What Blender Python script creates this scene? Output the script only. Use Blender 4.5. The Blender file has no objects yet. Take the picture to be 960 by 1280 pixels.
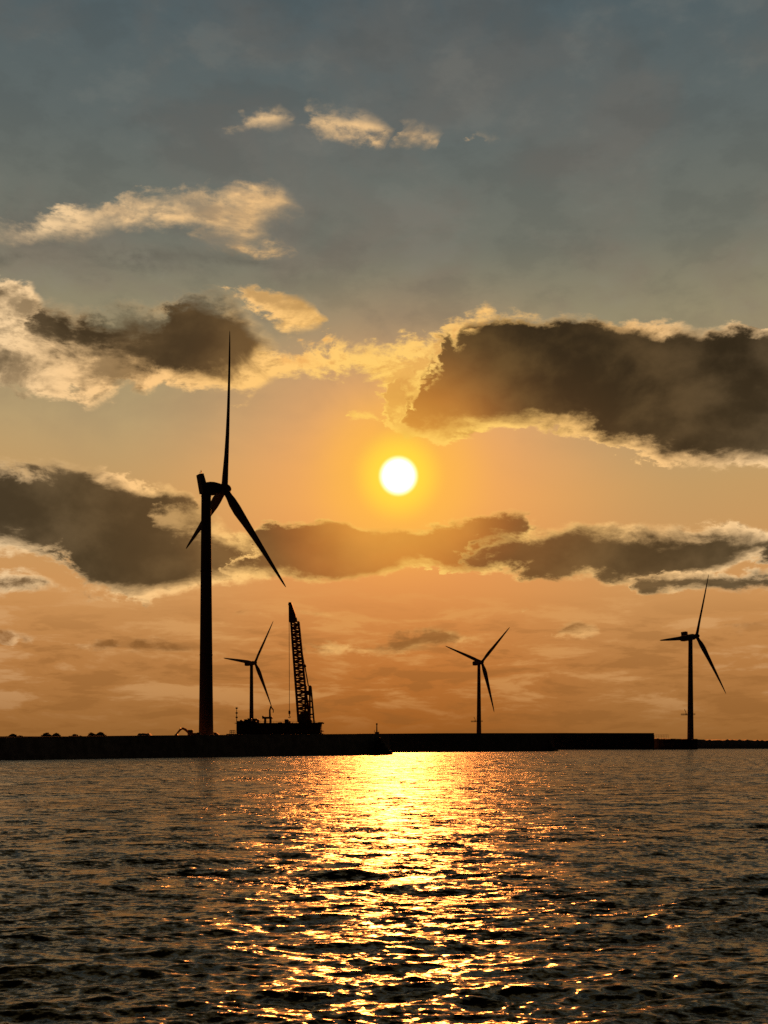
import bpy, bmesh, math, random
import numpy as np
from mathutils import Vector, Matrix

S = bpy.context.scene
COL = S.collection
F = 1508.0          # focal length of the photograph in its own pixels
HY = 930.0          # row of the horizon
EYE = 4.0           # camera height above the water, metres
rnd = random.Random(7)


def W(px, py, D):
    """world point at distance D seen at photograph pixel px, py"""
    return Vector(((px - 480) / F * D, D, EYE + (HY - py) / F * D))


def lin(c):
    return tuple(((v / 255) / 12.92 if v / 255 <= 0.04045 else ((v / 255 + 0.055) / 1.055) ** 2.4) for v in c)


# ------------------------------------------------------------------ camera
cam = bpy.data.cameras.new("camera")
cam.sensor_fit = 'VERTICAL'
cam.sensor_height = 24
cam.lens = F / 1280 * 24
cam.shift_y = (HY - 640) / 1280
cam.clip_end = 60000
co = bpy.data.objects.new("camera", cam)
co.location = (0, 0, EYE)
co.rotation_euler = (math.radians(90), 0, 0)
COL.objects.link(co)
S.camera = co
S.view_settings.view_transform = 'Standard'
S.view_settings.look = 'None'
S.view_settings.exposure = 0
S.view_settings.gamma = 1
S.cycles.use_denoising = False
S.cycles.max_bounces = 5
S.cycles.glossy_bounces = 3
S.cycles.diffuse_bounces = 2
S.cycles.sample_clamp_direct = 9.0
S.cycles.sample_clamp_indirect = 4.0
S.cycles.caustics_reflective = False
S.cycles.caustics_refractive = False

SUN_PX = (498, 595)
_u = (SUN_PX[0] - 480) / F
_v = (HY - SUN_PX[1]) / F
SUNV = Vector((_u, 1, _v)).normalized()
SUN_EL = math.asin(SUNV.z)
SUN_AZ = math.atan2(SUNV.x, SUNV.y)

sl = bpy.data.lights.new("sun", 'SUN')
sl.energy = SUN_E = 13.0
sl.angle = math.radians(0.55)
sl.color = (1.0, 0.27, 0.05)
so = bpy.data.objects.new("sun", sl)
so.rotation_euler = (-SUNV).to_track_quat('-Z', 'Y').to_euler()
so.location = (0, 0, 60)
COL.objects.link(so)

# ------------------------------------------------------------------ node helpers


class G:
    """tiny expression layer over a node tree"""

    def __init__(s, nt):
        s.nt = nt
        s.n = nt.nodes
        s.l = nt.links

    def put(s, sock, v):
        if isinstance(v, bpy.types.NodeSocket):
            s.l.new(v, sock)
        elif v is not None:
            if isinstance(v, (tuple, list)):
                if len(sock.default_value) == 4 and len(v) == 3:
                    v = tuple(v) + (1,)
                sock.default_value = v
            else:
                sock.default_value = v

    def m(s, op, a, b=None, c=None, clamp=False):
        n = s.n.new('ShaderNodeMath')
        n.operation = op
        n.use_clamp = clamp
        s.put(n.inputs[0], a)
        s.put(n.inputs[1], b)
        if c is not None:
            s.put(n.inputs[2], c)
        return n.outputs[0]

    def add(s, a, b): return s.m('ADD', a, b)
    def sub(s, a, b): return s.m('SUBTRACT', a, b)
    def mul(s, a, b, clamp=False): return s.m('MULTIPLY', a, b, clamp=clamp)
    def mad(s, a, b, c): return s.m('MULTIPLY_ADD', a, b, c)
    def mn(s, a, b): return s.m('MINIMUM', a, b)
    def mx(s, a, b): return s.m('MAXIMUM', a, b)

    def ss(s, x, a, b, lo=0.0, hi=1.0):
        n = s.n.new('ShaderNodeMapRange')
        n.interpolation_type = 'SMOOTHSTEP'
        s.put(n.inputs['Value'], x)
        s.put(n.inputs['From Min'], a)
        s.put(n.inputs['From Max'], b)
        s.put(n.inputs['To Min'], lo)
        s.put(n.inputs['To Max'], hi)
        return n.outputs['Result']

    def mr(s, x, a, b, lo=0.0, hi=1.0):
        n = s.n.new('ShaderNodeMapRange')
        s.put(n.inputs['Value'], x)
        s.put(n.inputs['From Min'], a)
        s.put(n.inputs['From Max'], b)
        s.put(n.inputs['To Min'], lo)
        s.put(n.inputs['To Max'], hi)
        return n.outputs['Result']

    def vm(s, op, a, b=None, scale=None):
        n = s.n.new('ShaderNodeVectorMath')
        n.operation = op
        s.put(n.inputs[0], a)
        if b is not None:
            s.put(n.inputs[1], b)
        if scale is not None:
            s.put(n.inputs['Scale'], scale)
        return n.outputs['Value'] if op in ('LENGTH', 'DOT_PRODUCT', 'DISTANCE') else n.outputs['Vector']

    def xyz(s, v):
        n = s.n.new('ShaderNodeSeparateXYZ')
        s.put(n.inputs[0], v)
        return n.outputs

    def comb(s, x, y, z):
        n = s.n.new('ShaderNodeCombineXYZ')
        for i, v in enumerate((x, y, z)):
            s.put(n.inputs[i], v)
        return n.outputs[0]

    def noise(s, vec, scale, detail=4, rough=0.5, lac=2.0, dist=0.0):
        n = s.n.new('ShaderNodeTexNoise')
        s.put(n.inputs['Vector'], vec)
        s.put(n.inputs['Scale'], scale)
        s.put(n.inputs['Detail'], detail)
        s.put(n.inputs['Roughness'], rough)
        s.put(n.inputs['Lacunarity'], lac)
        s.put(n.inputs['Distortion'], dist)
        return n

    def curve(s, x, pts):
        n = s.n.new('ShaderNodeFloatCurve')
        c = n.mapping.curves[0]
        pts = sorted(pts)
        while len(c.points) < len(pts):
            c.points.new(0.5, 0.5)
        for p, (a, b) in zip(c.points, pts):
            p.location = (a, b)
            p.handle_type = 'AUTO_CLAMPED'
        n.mapping.update()
        s.put(n.inputs['Value'], x)
        return n.outputs[0]

    def ramp(s, x, stops):
        n = s.n.new('ShaderNodeValToRGB')
        e = n.color_ramp.elements
        while len(e) < len(stops):
            e.new(0.5)
        for k, (p, c) in zip(e, sorted(stops)):
            k.position = p
        for k, (p, c) in zip(e, sorted(stops)):
            k.color = lin(c) + (1,)
        s.put(n.inputs[0], x)
        return n.outputs[0]

    def mix(s, f, a, b, mode='MIX'):
        n = s.n.new('ShaderNodeMix')
        n.data_type = 'RGBA'
        n.blend_type = mode
        s.put(n.inputs[0], f)
        s.put(n.inputs[6], a)
        s.put(n.inputs[7], b)
        return n.outputs[2]


# ------------------------------------------------------------------ sky
def build_world():
    w = bpy.data.worlds.new("World")
    S.world = w
    w.use_nodes = True
    g = G(w.node_tree)
    g.n.clear()
    tc = g.n.new('ShaderNodeTexCoord')
    d = g.vm('NORMALIZE', tc.outputs['Generated'])
    x, y, z = g.xyz(d)
    az = g.m('ARCTAN2', x, y)
    el = g.m('ARCSINE', z)
    P = g.mad(az, F, 480.0)                 # angular coordinates, 1508 units to the radian
    Q = g.mad(el, -F, HY)
    # angular distance from the sun in the same units
    sd = g.mul(g.m('ARCCOSINE', g.mn(g.vm('DOT_PRODUCT', d, tuple(SUNV)), 1.0)), F)

    # ---------- clear air
    def q(py):
        return min(1.0, max(0.0, (py + 1400) / 2340))
    QN = g.mr(Q, -1400, 940)
    air = g.ramp(QN, [
        (q(-1300), (100, 86, 60)), (q(-500), (122, 106, 74)), (q(-150), (104, 97, 76)), (q(0), (64, 79, 86)), (q(100), (80, 93, 97)), (q(220), (95, 103, 101)),
        (q(340), (114, 115, 103)), (q(440), (152, 140, 108)), (q(540), (184, 158, 112)),
        (q(620), (196, 154, 98)), (q(740), (204, 146, 86)), (q(830), (180, 122, 66)), (q(925), (148, 98, 48))])
    # warm zone around the sun
    dx = g.sub(P, SUN_PX[0] + 2.0)
    dy = g.sub(Q, 620.0)
    warm_d = g.m('SQRT', g.add(g.m('POWER', g.mul(dx, 1 / 300.), 2), g.m('POWER', g.mul(dy, 1 / 225.), 2)))
    warm = g.ss(warm_d, 1.25, 0.05, 0.0, 1.0)
    wcol = g.ramp(g.mr(Q, 380, 940), [(0, (205, 150, 110)), (0.2, (246, 170, 104)), (0.45, (250, 170, 88)), (0.62, (240, 152, 76)),
                                      (0.8, (214, 128, 56)), (0.93, (160, 90, 30)), (1, (144, 78, 22))])
    air = g.mix(g.mul(warm, 0.93), air, wcol)
    low = g.mul(g.ss(g.m('ABSOLUTE', dx), 330, 20), g.ss(Q, 700, 880))
    air = g.mix(g.mul(low, 0.75), air, g.ramp(g.mr(Q, 700, 940), [(0, (226, 136, 60)), (0.5, (196, 114, 46)), (1, (138, 76, 20))]))
    glow = g.ss(sd, 125, 18)
    air = g.mix(g.mul(glow, 0.85), air, lin((255, 184, 72)))

    # ---------- cloud noise fields
    dv = g.vm('MULTIPLY', d, (1, 1, 2.0))
    n0 = g.noise(dv, 9.0, 5, 0.55)
    n0c = g.xyz(n0.outputs['Color'])
    n1 = g.noise(dv, 21.0, 9, 0.6, 2.1, 0.3)
    f1 = g.sub(n1.outputs['Fac'], 0.5)
    tosun = g.vm('SCALE', g.vm('NORMALIZE', g.vm('SUBTRACT', tuple(SUNV), d)), scale=0.0055)
    dv2 = g.vm('MULTIPLY', g.vm('ADD', d, tosun), (1, 1, 2.0))
    n2 = g.noise(dv2, 21.0, 9, 0.6, 2.1, 0.3)
    emb = g.mul(g.sub(n1.outputs['Fac'], n2.outputs['Fac']), 5.0)      # lit towards the sun
    nf = g.noise(dv, 75.0, 5, 0.65)
    ff = g.sub(nf.outputs['Fac'], 0.5)
    nl = g.noise(dv, 10.0, 4, 0.5)
    big = g.ss(nl.outputs['Fac'], 0.38, 0.62)
    dv3 = g.vm('MULTIPLY', g.vm('ADD', d, g.vm('SCALE', tosun, scale=0.45)), (1, 1, 2.0))
    nf2 = g.noise(dv3, 75.0, 3, 0.6)
    emb = g.add(emb, g.mul(g.sub(nf.outputs['Fac'], nf2.outputs['Fac']), 1.6))
    softn = g.mr(n0c[2], 0.36, 0.64, 0.45, 2.4)
    nt_ = g.noise(g.vm('ADD', dv, (1.3, 4.7, 2.4)), 13.0, 7, 0.62, 2.0, 0.5)
    soften = g.ss(g.noise(g.vm('ADD', g.vm('MULTIPLY', d, (1, 1, 1.3)), (2.3, 0.7, 5.4)), 16.0, 6, 0.55, 2.0, 0.1).outputs['Fac'], 0.38, 0.7)
    lump = g.add(g.mul(g.sub(nt_.outputs['Fac'], 0.5), 11.0), g.mul(f1, 3.0))
    Pw = g.add(P, g.mul(g.sub(n0c[0], 0.5), 70.0))
    Qw = g.add(Q, g.mul(g.sub(n0c[1], 0.5), 44.0))
    Pw = g.add(Pw, g.add(g.mul(ff, 24.0), g.mul(f1, 105.0)))
    U = g.mr(Pw, -160, 1120)

    rim_c = g.ramp(g.mr(sd, 0, 800), [(0, (255, 222, 112)), (0.12, (255, 208, 104)), (0.24, (255, 200, 116)), (0.4, (252, 200, 132)),
                                      (0.6, (244, 206, 154)), (1, (232, 206, 170))])
    core_c = g.ramp(g.mr(sd, 0, 800), [(0, (226, 140, 60)), (0.12, (178, 104, 46)), (0.22, (124, 82, 42)), (0.36, (88, 65, 38)),
                                       (0.5, (74, 58, 36)), (1, (72, 64, 50))])

    def conv(px, py):
        u = (px - 480) / F
        v = (HY - py) / F
        a = math.atan(u)
        e = math.atan(v * math.cos(a))
        return 480 + F * a, HY - F * e

    def edge(pts, bias):
        out = []
        for px, py in pts:
            a, b = conv(px, py)
            out.append((min(1, max(0, (a + 160) / 1280)), (b + bias) / 1000))
        return g.mul(g.curve(U, out), 1000.0)

    state = {'c': air}

    def layer(top, bot, amp=28, soft=8, wT=10, wB=16, op=1.0, core=None, rim=None, fine=10, tex=0.35, dens=None, tk=1.0):
        """one bank of cloud between two outlines given as points of the sky"""
        T = edge(top, 0)
        B = edge(bot, 0)
        nz = g.add(g.mul(f1, amp * 3.3), g.mul(ff, fine * 2.0))
        dt = g.sub(Qw, T)
        db = g.sub(B, Qw)
        a = g.add(g.mn(dt, db), nz)
        alpha = g.ss(a, 0.0, g.mul(softn, soft))
        cc = core if core is not None else core_c
        rc = rim if rim is not None else rim_c
        # how much cloud the light has to cross: thick in the middle, uneven everywhere
        th = g.mn(g.mn(g.mul(g.add(dt, nz), 1.0 / wT), g.mul(g.add(db, nz), 1.0 / wB)), 3.2)
        th = g.add(th, g.mul(lump, tk))
        cr = g.m('POWER', g.ss(th, 0.1, 2.3), 0.62)
        cc = g.mix(g.mr(big, 0.0, 1.0, 0.3, 0.0), cc, g.mix(0.5, cc, lin((20, 15, 10))))
        cc = g.mix(g.mul(soften, 0.07), cc, rc)
        side = g.mul(g.ss(cr, 0.92, 0.45), tex)
        lit = emb
        col = g.mix(cr, rc, cc)
        col = g.mix(g.m('MULTIPLY', g.mul(lit, 1.3), side, clamp=True), col, rc)
        col = g.mix(g.m('MULTIPLY', g.mul(lit, -1.6), side, clamp=True), col, g.mix(0.25, cc, rc))
        if op != 1.0:
            alpha = g.mul(alpha, op)
        state['c'] = g.mix(alpha, state['c'], col)

    # soft grey veil, high up
    veil = g.ss(g.noise(g.vm('MULTIPLY', d, (1, 1, 1.6)), 7.5, 6, 0.55, 2.0, 0.4).outputs['Fac'], 0.44, 0.66)
    state['c'] = g.mix(g.mul(veil, g.ss(Q, 640, 420, 0.0, 0.55)), state['c'], g.ramp(g.mr(Q, -200, 600), [(0, (62, 72, 78)), (0.6, (112, 106, 98)), (1, (150, 124, 96))]))

    mott = g.noise(g.vm('ADD', dv, (7.0, 2.0, 1.0)), 13.0, 7, 0.6).outputs['Fac']
    state['c'] = g.mix(g.mul(g.ss(mott, 0.5, 0.66), g.ss(Q, 520, 380, 0.0, 0.11)), state['c'], lin((150, 146, 134)))
    state['c'] = g.mix(g.mul(g.ss(mott, 0.5, 0.36), g.ss(Q, 520, 380, 0.0, 0.15)), state['c'], lin((58, 62, 62)))
    # clouds outside the photographed part of the sky
    outside = g.mx(g.mx(g.ss(P, 1010, 1120), g.ss(P, -50, -160)), g.ss(Q, 0, -140))
    gen = g.noise(g.vm('MULTIPLY', d, (1, 1, 3.0)), 4.2, 8, 0.58)
    ga = g.add(gen.outputs['Fac'], g.mul(f1, 0.25))
    galpha = g.mul(g.ss(ga, 0.54, 0.6), outside)
    gcol = g.mix(g.ss(ga, 0.56, 0.64), g.mix(0.45, rim_c, air), g.mix(0.25, lin((58, 54, 48)), air))
    state['c'] = g.mix(g.mul(galpha, g.ss(z, -0.01, 0.05)), state['c'], gcol)

    cream = g.mix(0.0, rim_c, rim_c)
    greyc = g.ramp(g.mr(P, 0, 960), [(0, (98, 98, 92)), (0.5, (116, 108, 98)), (1, (104, 102, 98))])
    # high bright tufts
    layer([(-160, 200), (245, 178), (262, 156), (300, 138), (345, 126), (360, 150), (370, 144), (390, 126), (440, 126), (474, 152), (481, 168), (490, 154), (520, 152),
           (550, 168), (560, 190), (578, 190), (590, 160), (614, 164), (626, 196), (1100, 220)],
          [(-160, 150), (250, 155), (262, 172), (300, 180), (345, 178), (362, 170), (372, 178), (395, 184), (440, 188), (474, 192), (481, 182), (490, 186), (520, 190),
           (550, 188), (560, 170), (578, 170), (590, 194), (614, 192), (626, 170), (1100, 150)], amp=15, soft=22, core=greyc, wT=22, wB=60, op=0.95, tex=0.9)
    # second bright group with its grey underside
    layer([(-160, 290), (0, 285), (120, 285), (200, 278), (300, 300), (360, 312), (420, 318), (500, 320), (530, 345), (600, 390)],
          [(-160, 340), (0, 345), (120, 352), (200, 355), (300, 350), (360, 345), (420, 335), (500, 328), (530, 325), (600, 330)],
          amp=26, soft=40, core=lin((96, 92, 82)), rim=lin((122, 116, 102)), op=0.75, tex=0.1)
    layer([(-160, 262), (0, 266), (50, 260), (100, 248), (135, 248), (150, 238), (200, 228), (260, 222), (330, 228), (380, 246), (396, 268), (410, 300), (1100, 320)],
          [(-160, 290), (0, 306), (50, 308), (100, 304), (135, 292), (150, 284), (200, 294), (232, 310), (290, 318), (330, 292), (380, 266), (392, 262), (410, 262), (1100, 250)],
          amp=24, soft=30, core=g.mix(0.35, greyc, rim_c), wT=22, wB=26, tex=0.9, op=0.95)
    layer([(-160, 330), (255, 330), (280, 300), (330, 297), (365, 300), (378, 312), (392, 340), (1100, 340)],
          [(-160, 290), (255, 292), (280, 308), (330, 318), (365, 320), (378, 316), (392, 300), (1100, 290)],
          amp=14, soft=16, core=g.mix(0.3, greyc, rim_c), wT=26, wB=36, tex=0.9)
    # tuft above the left bank
    layer([(-160, 400), (240, 390), (262, 362), (300, 356), (350, 362), (385, 372), (412, 392), (420, 405), (440, 440), (1100, 440)],
          [(-160, 340), (240, 350), (262, 372), (300, 388), (335, 415), (370, 425), (395, 415), (412, 408), (420, 398), (440, 380), (1100, 350)],
          amp=16, soft=10, core=g.mix(0.5, core_c, rim_c), wT=16, wB=30, tex=0.9)
    # the bright tangle between the two dark banks
    layer([(-160, 520), (310, 520), (330, 440), (370, 436), (405, 428), (430, 416), (480, 420), (520, 410), (560, 400), (600, 400), (640, 500), (1100, 560)],
          [(-160, 480), (310, 480), (330, 478), (370, 480), (405, 476), (440, 480), (475, 482), (490, 510), (500, 540), (540, 548), (600, 540), (640, 500), (1100, 480)],
          amp=26, soft=10, core=g.mix(0.5, lin((214, 128, 60)), rim_c), wT=14, wB=26, tex=1.2, fine=16)
    layer([(-160, 600), (392, 580), (404, 545), (418, 526), (436, 512), (455, 516), (470, 522), (492, 512), (520, 500), (560, 520), (580, 560), (1100, 600)],
          [(-160, 520), (392, 520), (404, 545), (418, 541), (436, 538), (455, 534), (470, 534), (492, 545), (520, 548), (560, 540), (580, 520), (1100, 520)],
          amp=16, soft=10, core=g.mix(0.6, lin((214, 128, 60)), rim_c), wT=14, wB=18, tex=1.2, fine=16, op=0.9)
    # left dark bank: pale skirt first, dark body over it
    layer([(-160, 330), (0, 338), (36, 343), (55, 375), (80, 395), (130, 400), (220, 420), (300, 430), (345, 440), (362, 470), (375, 520), (1100, 560)],
          [(-160, 500), (0, 484), (60, 500), (95, 514), (150, 490), (210, 498), (270, 494), (310, 502), (345, 480), (362, 472), (375, 450), (1100, 420)],
          amp=34, soft=12, core=g.mix(0.3, core_c, rim_c), wT=16, wB=40, tex=0.9, fine=14, tk=1.3)
    layer([(-160, 420), (0, 346), (18, 348), (30, 372), (40, 404), (52, 386), (70, 372), (100, 378), (150, 372), (200, 374), (235, 356), (275, 360), (306, 384), (335, 415), (350, 440), (362, 500), (1100, 560)],
          [(-160, 420), (0, 402), (18, 396), (30, 380), (40, 418), (52, 442), (70, 458), (100, 468), (150, 466), (185, 474), (220, 490), (260, 494), (306, 484), (335, 462), (350, 438), (362, 400), (1100, 380)],
          amp=17, soft=26, wT=11, wB=18, tex=0.8, tk=0.45, fine=12, core=g.mix(0.5, core_c, lin((56, 44, 28))))
    layer([(-160, 440), (0, 418), (40, 426), (75, 440), (110, 470), (1100, 560)],
          [(-160, 452), (0, 474), (40, 470), (75, 462), (110, 440), (1100, 380)],
          amp=16, soft=22, wT=9, wB=10, tex=0.9, fine=12, op=0.9)
    # right dark bank
    layer([(-160, 600), (495, 590), (505, 480), (520, 442), (545, 410), (575, 392), (640, 387), (700, 387), (765, 398), (800, 404), (850, 402), (890, 412), (930, 410), (960, 404), (1120, 412)],
          [(-160, 500), (495, 500), (505, 528), (540, 546), (600, 544), (640, 538), (700, 546), (745, 552), (765, 568), (820, 586), (900, 592), (960, 590), (1120, 580)],
          amp=13, soft=8, wT=7, wB=14, tex=0.8, tk=0.35, fine=12, core=g.mix(g.mul(g.ss(Q, 430, 600, 0.95, 0.5), g.ss(sd, 75, 230, 0.1, 1.0)), core_c, lin((44, 34, 20))))
    layer([(-160, 600), (448, 590), (462, 530), (470, 492), (478, 500), (485, 446), (493, 456), (500, 424), (522, 414), (545, 402), (566, 392), (590, 386), (616, 388), (636, 400), (650, 450), (1100, 600)],
          [(-160, 500), (470, 500), (482, 520), (491, 548), (499, 522), (507, 534), (515, 488), (524, 506), (533, 458), (545, 474), (556, 426), (572, 446), (586, 408), (600, 414), (616, 388), (640, 380), (1100, 380)],
          amp=24, soft=12, core=g.mix(0.45, lin((204, 118, 56)), rim_c), wT=10, wB=16, tex=1.2, fine=18, op=0.95)
    # long middle bank
    layer([(-160, 560), (0, 570), (50, 566), (120, 582), (180, 594), (232, 602), (250, 640), (280, 664), (330, 668), (400, 690), (470, 740), (1100, 900)],
          [(-160, 690), (0, 694), (50, 702), (100, 738), (150, 748), (200, 746), (250, 738), (330, 730), (400, 720), (470, 690), (1100, 700)],
          amp=15, soft=10, wT=9, wB=14, tex=0.8, tk=0.45, fine=10)
    layer([(-160, 660), (170, 665), (195, 640), (225, 612), (250, 606), (270, 640), (300, 672), (330, 700), (1100, 760)],
          [(-160, 600), (170, 640), (195, 662), (225, 672), (250, 682), (270, 684), (300, 684), (330, 680), (1100, 650)],
          amp=26, soft=20, core=g.mix(0.5, core_c, rim_c), wT=20, wB=20, tex=1.1, fine=16, op=0.9)
    layer([(-160, 760), (250, 720), (290, 690), (335, 656), (400, 645), (450, 650), (500, 652), (560, 643), (620, 637), (652, 636), (668, 652), (690, 700), (1100, 760)],
          [(-160, 700), (250, 718), (290, 722), (335, 726), (400, 727), (450, 724), (500, 718), (520, 714), (560, 722), (600, 720), (640, 700), (668, 660), (690, 640), (1100, 640)],
          amp=8, soft=5, wT=5, wB=8, tex=0.8, tk=0.4, fine=9, core=g.mix(g.ss(g.m('ABSOLUTE', dx), 190, 30, 0.0, 0.75), core_c, lin((204, 124, 52))))
    layer([(-160, 800), (558, 740), (575, 708), (600, 680), (640, 658), (680, 647), (740, 650), (800, 654), (860, 662), (905, 656), (950, 662), (1120, 660)],
          [(-160, 700), (558, 700), (575, 716), (620, 719), (700, 728), (760, 728), (820, 729), (880, 724), (918, 712), (945, 700), (975, 712), (1120, 715)],
          amp=13, soft=9, wT=11, wB=7, tex=0.8, tk=0.5, fine=10)
    layer([(-160, 800), (780, 760), (800, 727), (830, 714), (900, 711), (960, 706), (1120, 708)],
          [(-160, 700), (780, 700), (800, 736), (830, 744), (900, 744), (960, 741), (1120, 738)],
          amp=8, soft=7, wT=5, wB=5, tex=0.8, tk=0.4, fine=8)
    # ragged pale edges under the left bank
    layer([(-160, 735), (0, 708), (40, 712), (70, 728), (130, 738), (200, 742), (260, 735), (290, 760), (1100, 800)],
          [(-160, 760), (0, 752), (40, 748), (70, 742), (130, 754), (200, 756), (260, 742), (290, 730), (1100, 700)],
          amp=22, soft=14, wT=9, wB=10, tex=0.5, fine=12, op=0.85)
    # faint low streaks
    faint = g.mix(0.45, core_c, lin((176, 112, 52)))
    frim = g.mix(0.4, rim_c, lin((206, 140, 74)))
    layer([(-160, 830), (360, 830), (385, 803), (450, 797), (520, 784), (560, 779), (600, 792), (640, 806), (665, 800), (700, 784), (735, 780), (756, 796), (775, 830), (880, 800), (905, 777), (940, 775), (975, 782), (1120, 800)],
          [(-160, 790), (360, 790), (385, 812), (450, 816), (520, 812), (560, 806), (600, 806), (640, 808), (665, 802), (700, 804), (735, 804), (756, 798), (775, 780), (880, 780), (905, 790), (940, 790), (975, 788), (1120, 780)],
          amp=12, soft=10, wT=8, wB=14, tex=0.5, fine=9, op=0.85, core=faint, rim=frim)
    layer([(-160, 800), (0, 780), (80, 800), (140, 796), (220, 792), (270, 800), (300, 770), (370, 764), (420, 770), (450, 790), (650, 790), (672, 762), (700, 754), (722, 768), (740, 780), (755, 763), (775, 765), (790, 800), (1120, 800)],
          [(-160, 770), (0, 788), (80, 806), (140, 812), (220, 812), (270, 806), (300, 774), (370, 774), (420, 774), (450, 765), (650, 765), (672, 768), (700, 768), (722, 768), (740, 765), (755, 770), (775, 769), (790, 765), (1120, 770)],
          amp=14, soft=12, wT=8, wB=14, tex=0.6, fine=9, op=0.8, core=faint, rim=frim)
    streak = g.noise(g.vm('MULTIPLY', d, (1, 1, 5.0)), 12.0, 7, 0.62, 2.0, 0.3).outputs['Fac']
    sband = g.mul(g.ss(Q, 720, 790), g.ss(Q, 925, 860))
    state['c'] = g.mix(g.mul(g.mul(g.ss(streak, 0.5, 0.62), sband), 0.3), state['c'], frim)
    state['c'] = g.mix(g.mul(g.mul(g.ss(streak, 0.49, 0.4), g.ss(Q, 740, 820)), 0.35), state['c'], lin((132, 84, 38)))

    c = state['c']
    # the light of the sun spreading over everything near it
    c = g.mix(g.mul(g.ss(sd, 160, 10), 0.55), c, lin((255, 186, 70)))
    c = g.mix(g.mul(g.ss(sd, 62, 20), 0.95), c, lin((255, 220, 64)))
    c = g.mix(g.ss(sd, 26, 11), c, (3.2, 2.9, 2.2, 1))
    # dusk side of the sky, behind the photographer, is far darker
    c = g.mix(g.ss(y, 0.84, 0.1), c, lin((13, 10, 9)))
    c = g.mix(g.ss(z, 0.8, 0.98), c, lin((20, 17, 14)))
    # below the horizon
    c = g.mix(g.ss(z, -0.001, -0.02), c, lin((60, 42, 24)))
    # daylight model carrying the same sun, faint at this hour
    sky = g.n.new('ShaderNodeTexSky')
    sky.sky_type = 'NISHITA'
    sky.sun_disc = False
    sky.sun_elevation = SUN_EL
    sky.sun_rotation = SUN_AZ
    sky.air_density = 1.4
    sky.dust_density = 4.0
    bg2 = g.n.new('ShaderNodeBackground')
    g.put(bg2.inputs[0], sky.outputs[0])
    bg2.inputs[1].default_value = 0.0002
    bg = g.n.new('ShaderNodeBackground')
    g.put(bg.inputs[0], c)
    bg.inputs[1].default_value = 1.0
    ad = g.n.new('ShaderNodeAddShader')
    g.l.new(bg.outputs[0], ad.inputs[0])
    g.l.new(bg2.outputs[0], ad.inputs[1])
    out = g.n.new('ShaderNodeOutputWorld')
    g.l.new(ad.outputs[0], out.inputs[0])


build_world()


# ------------------------------------------------------------------ materials
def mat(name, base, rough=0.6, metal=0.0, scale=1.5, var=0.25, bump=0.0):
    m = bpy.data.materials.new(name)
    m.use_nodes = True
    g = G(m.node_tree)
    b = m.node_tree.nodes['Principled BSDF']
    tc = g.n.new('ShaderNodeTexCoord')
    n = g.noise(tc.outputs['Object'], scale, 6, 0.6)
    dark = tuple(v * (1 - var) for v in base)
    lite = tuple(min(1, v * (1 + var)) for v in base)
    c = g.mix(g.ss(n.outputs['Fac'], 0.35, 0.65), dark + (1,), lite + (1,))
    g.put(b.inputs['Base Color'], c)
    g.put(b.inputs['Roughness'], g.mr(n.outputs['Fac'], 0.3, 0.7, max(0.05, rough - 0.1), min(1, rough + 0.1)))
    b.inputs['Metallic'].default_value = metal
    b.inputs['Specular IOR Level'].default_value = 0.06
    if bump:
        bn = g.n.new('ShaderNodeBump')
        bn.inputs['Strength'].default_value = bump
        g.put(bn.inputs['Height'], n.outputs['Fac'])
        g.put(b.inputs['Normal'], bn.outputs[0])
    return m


M = {
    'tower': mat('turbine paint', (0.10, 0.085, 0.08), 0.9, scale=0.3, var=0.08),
    'concrete': mat('wet concrete', (0.16, 0.15, 0.14), 0.9, scale=0.4, var=0.35, bump=0.3),
    'ground': mat('packed gravel', (0.12, 0.11, 0.09), 0.95, scale=0.6, var=0.3, bump=0.3),
    'rock': mat('armour rock', (0.13, 0.12, 0.11), 0.95, scale=1.2, var=0.35, bump=0.4),
    'steel': mat('painted steel', (0.10, 0.09, 0.08), 0.6, 0.2, scale=1.0, var=0.3),
    'red': mat('red oxide steel', (0.16, 0.05, 0.03), 0.6, 0.1, scale=1.0, var=0.3),
    'hull': mat('hull paint', (0.05, 0.045, 0.045), 0.95, scale=0.5, var=0.4),
    'cable': mat('wire rope', (0.10, 0.09, 0.08), 0.5, 0.6, scale=6, var=0.2),
    'glass': mat('cab glass', (0.03, 0.035, 0.04), 0.1, scale=1, var=0.1),
    'leaf': mat('dark foliage', (0.05, 0.07, 0.025), 0.8, scale=2.0, var=0.4),
    'bark': mat('bark', (0.08, 0.06, 0.04), 0.9, scale=4, var=0.3),
    'yellow': mat('machine yellow', (0.35, 0.2, 0.03), 0.6, scale=1.5, var=0.25),
    'rubber': mat('track rubber', (0.03, 0.03, 0.03), 0.9, scale=3, var=0.2),
}


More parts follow.
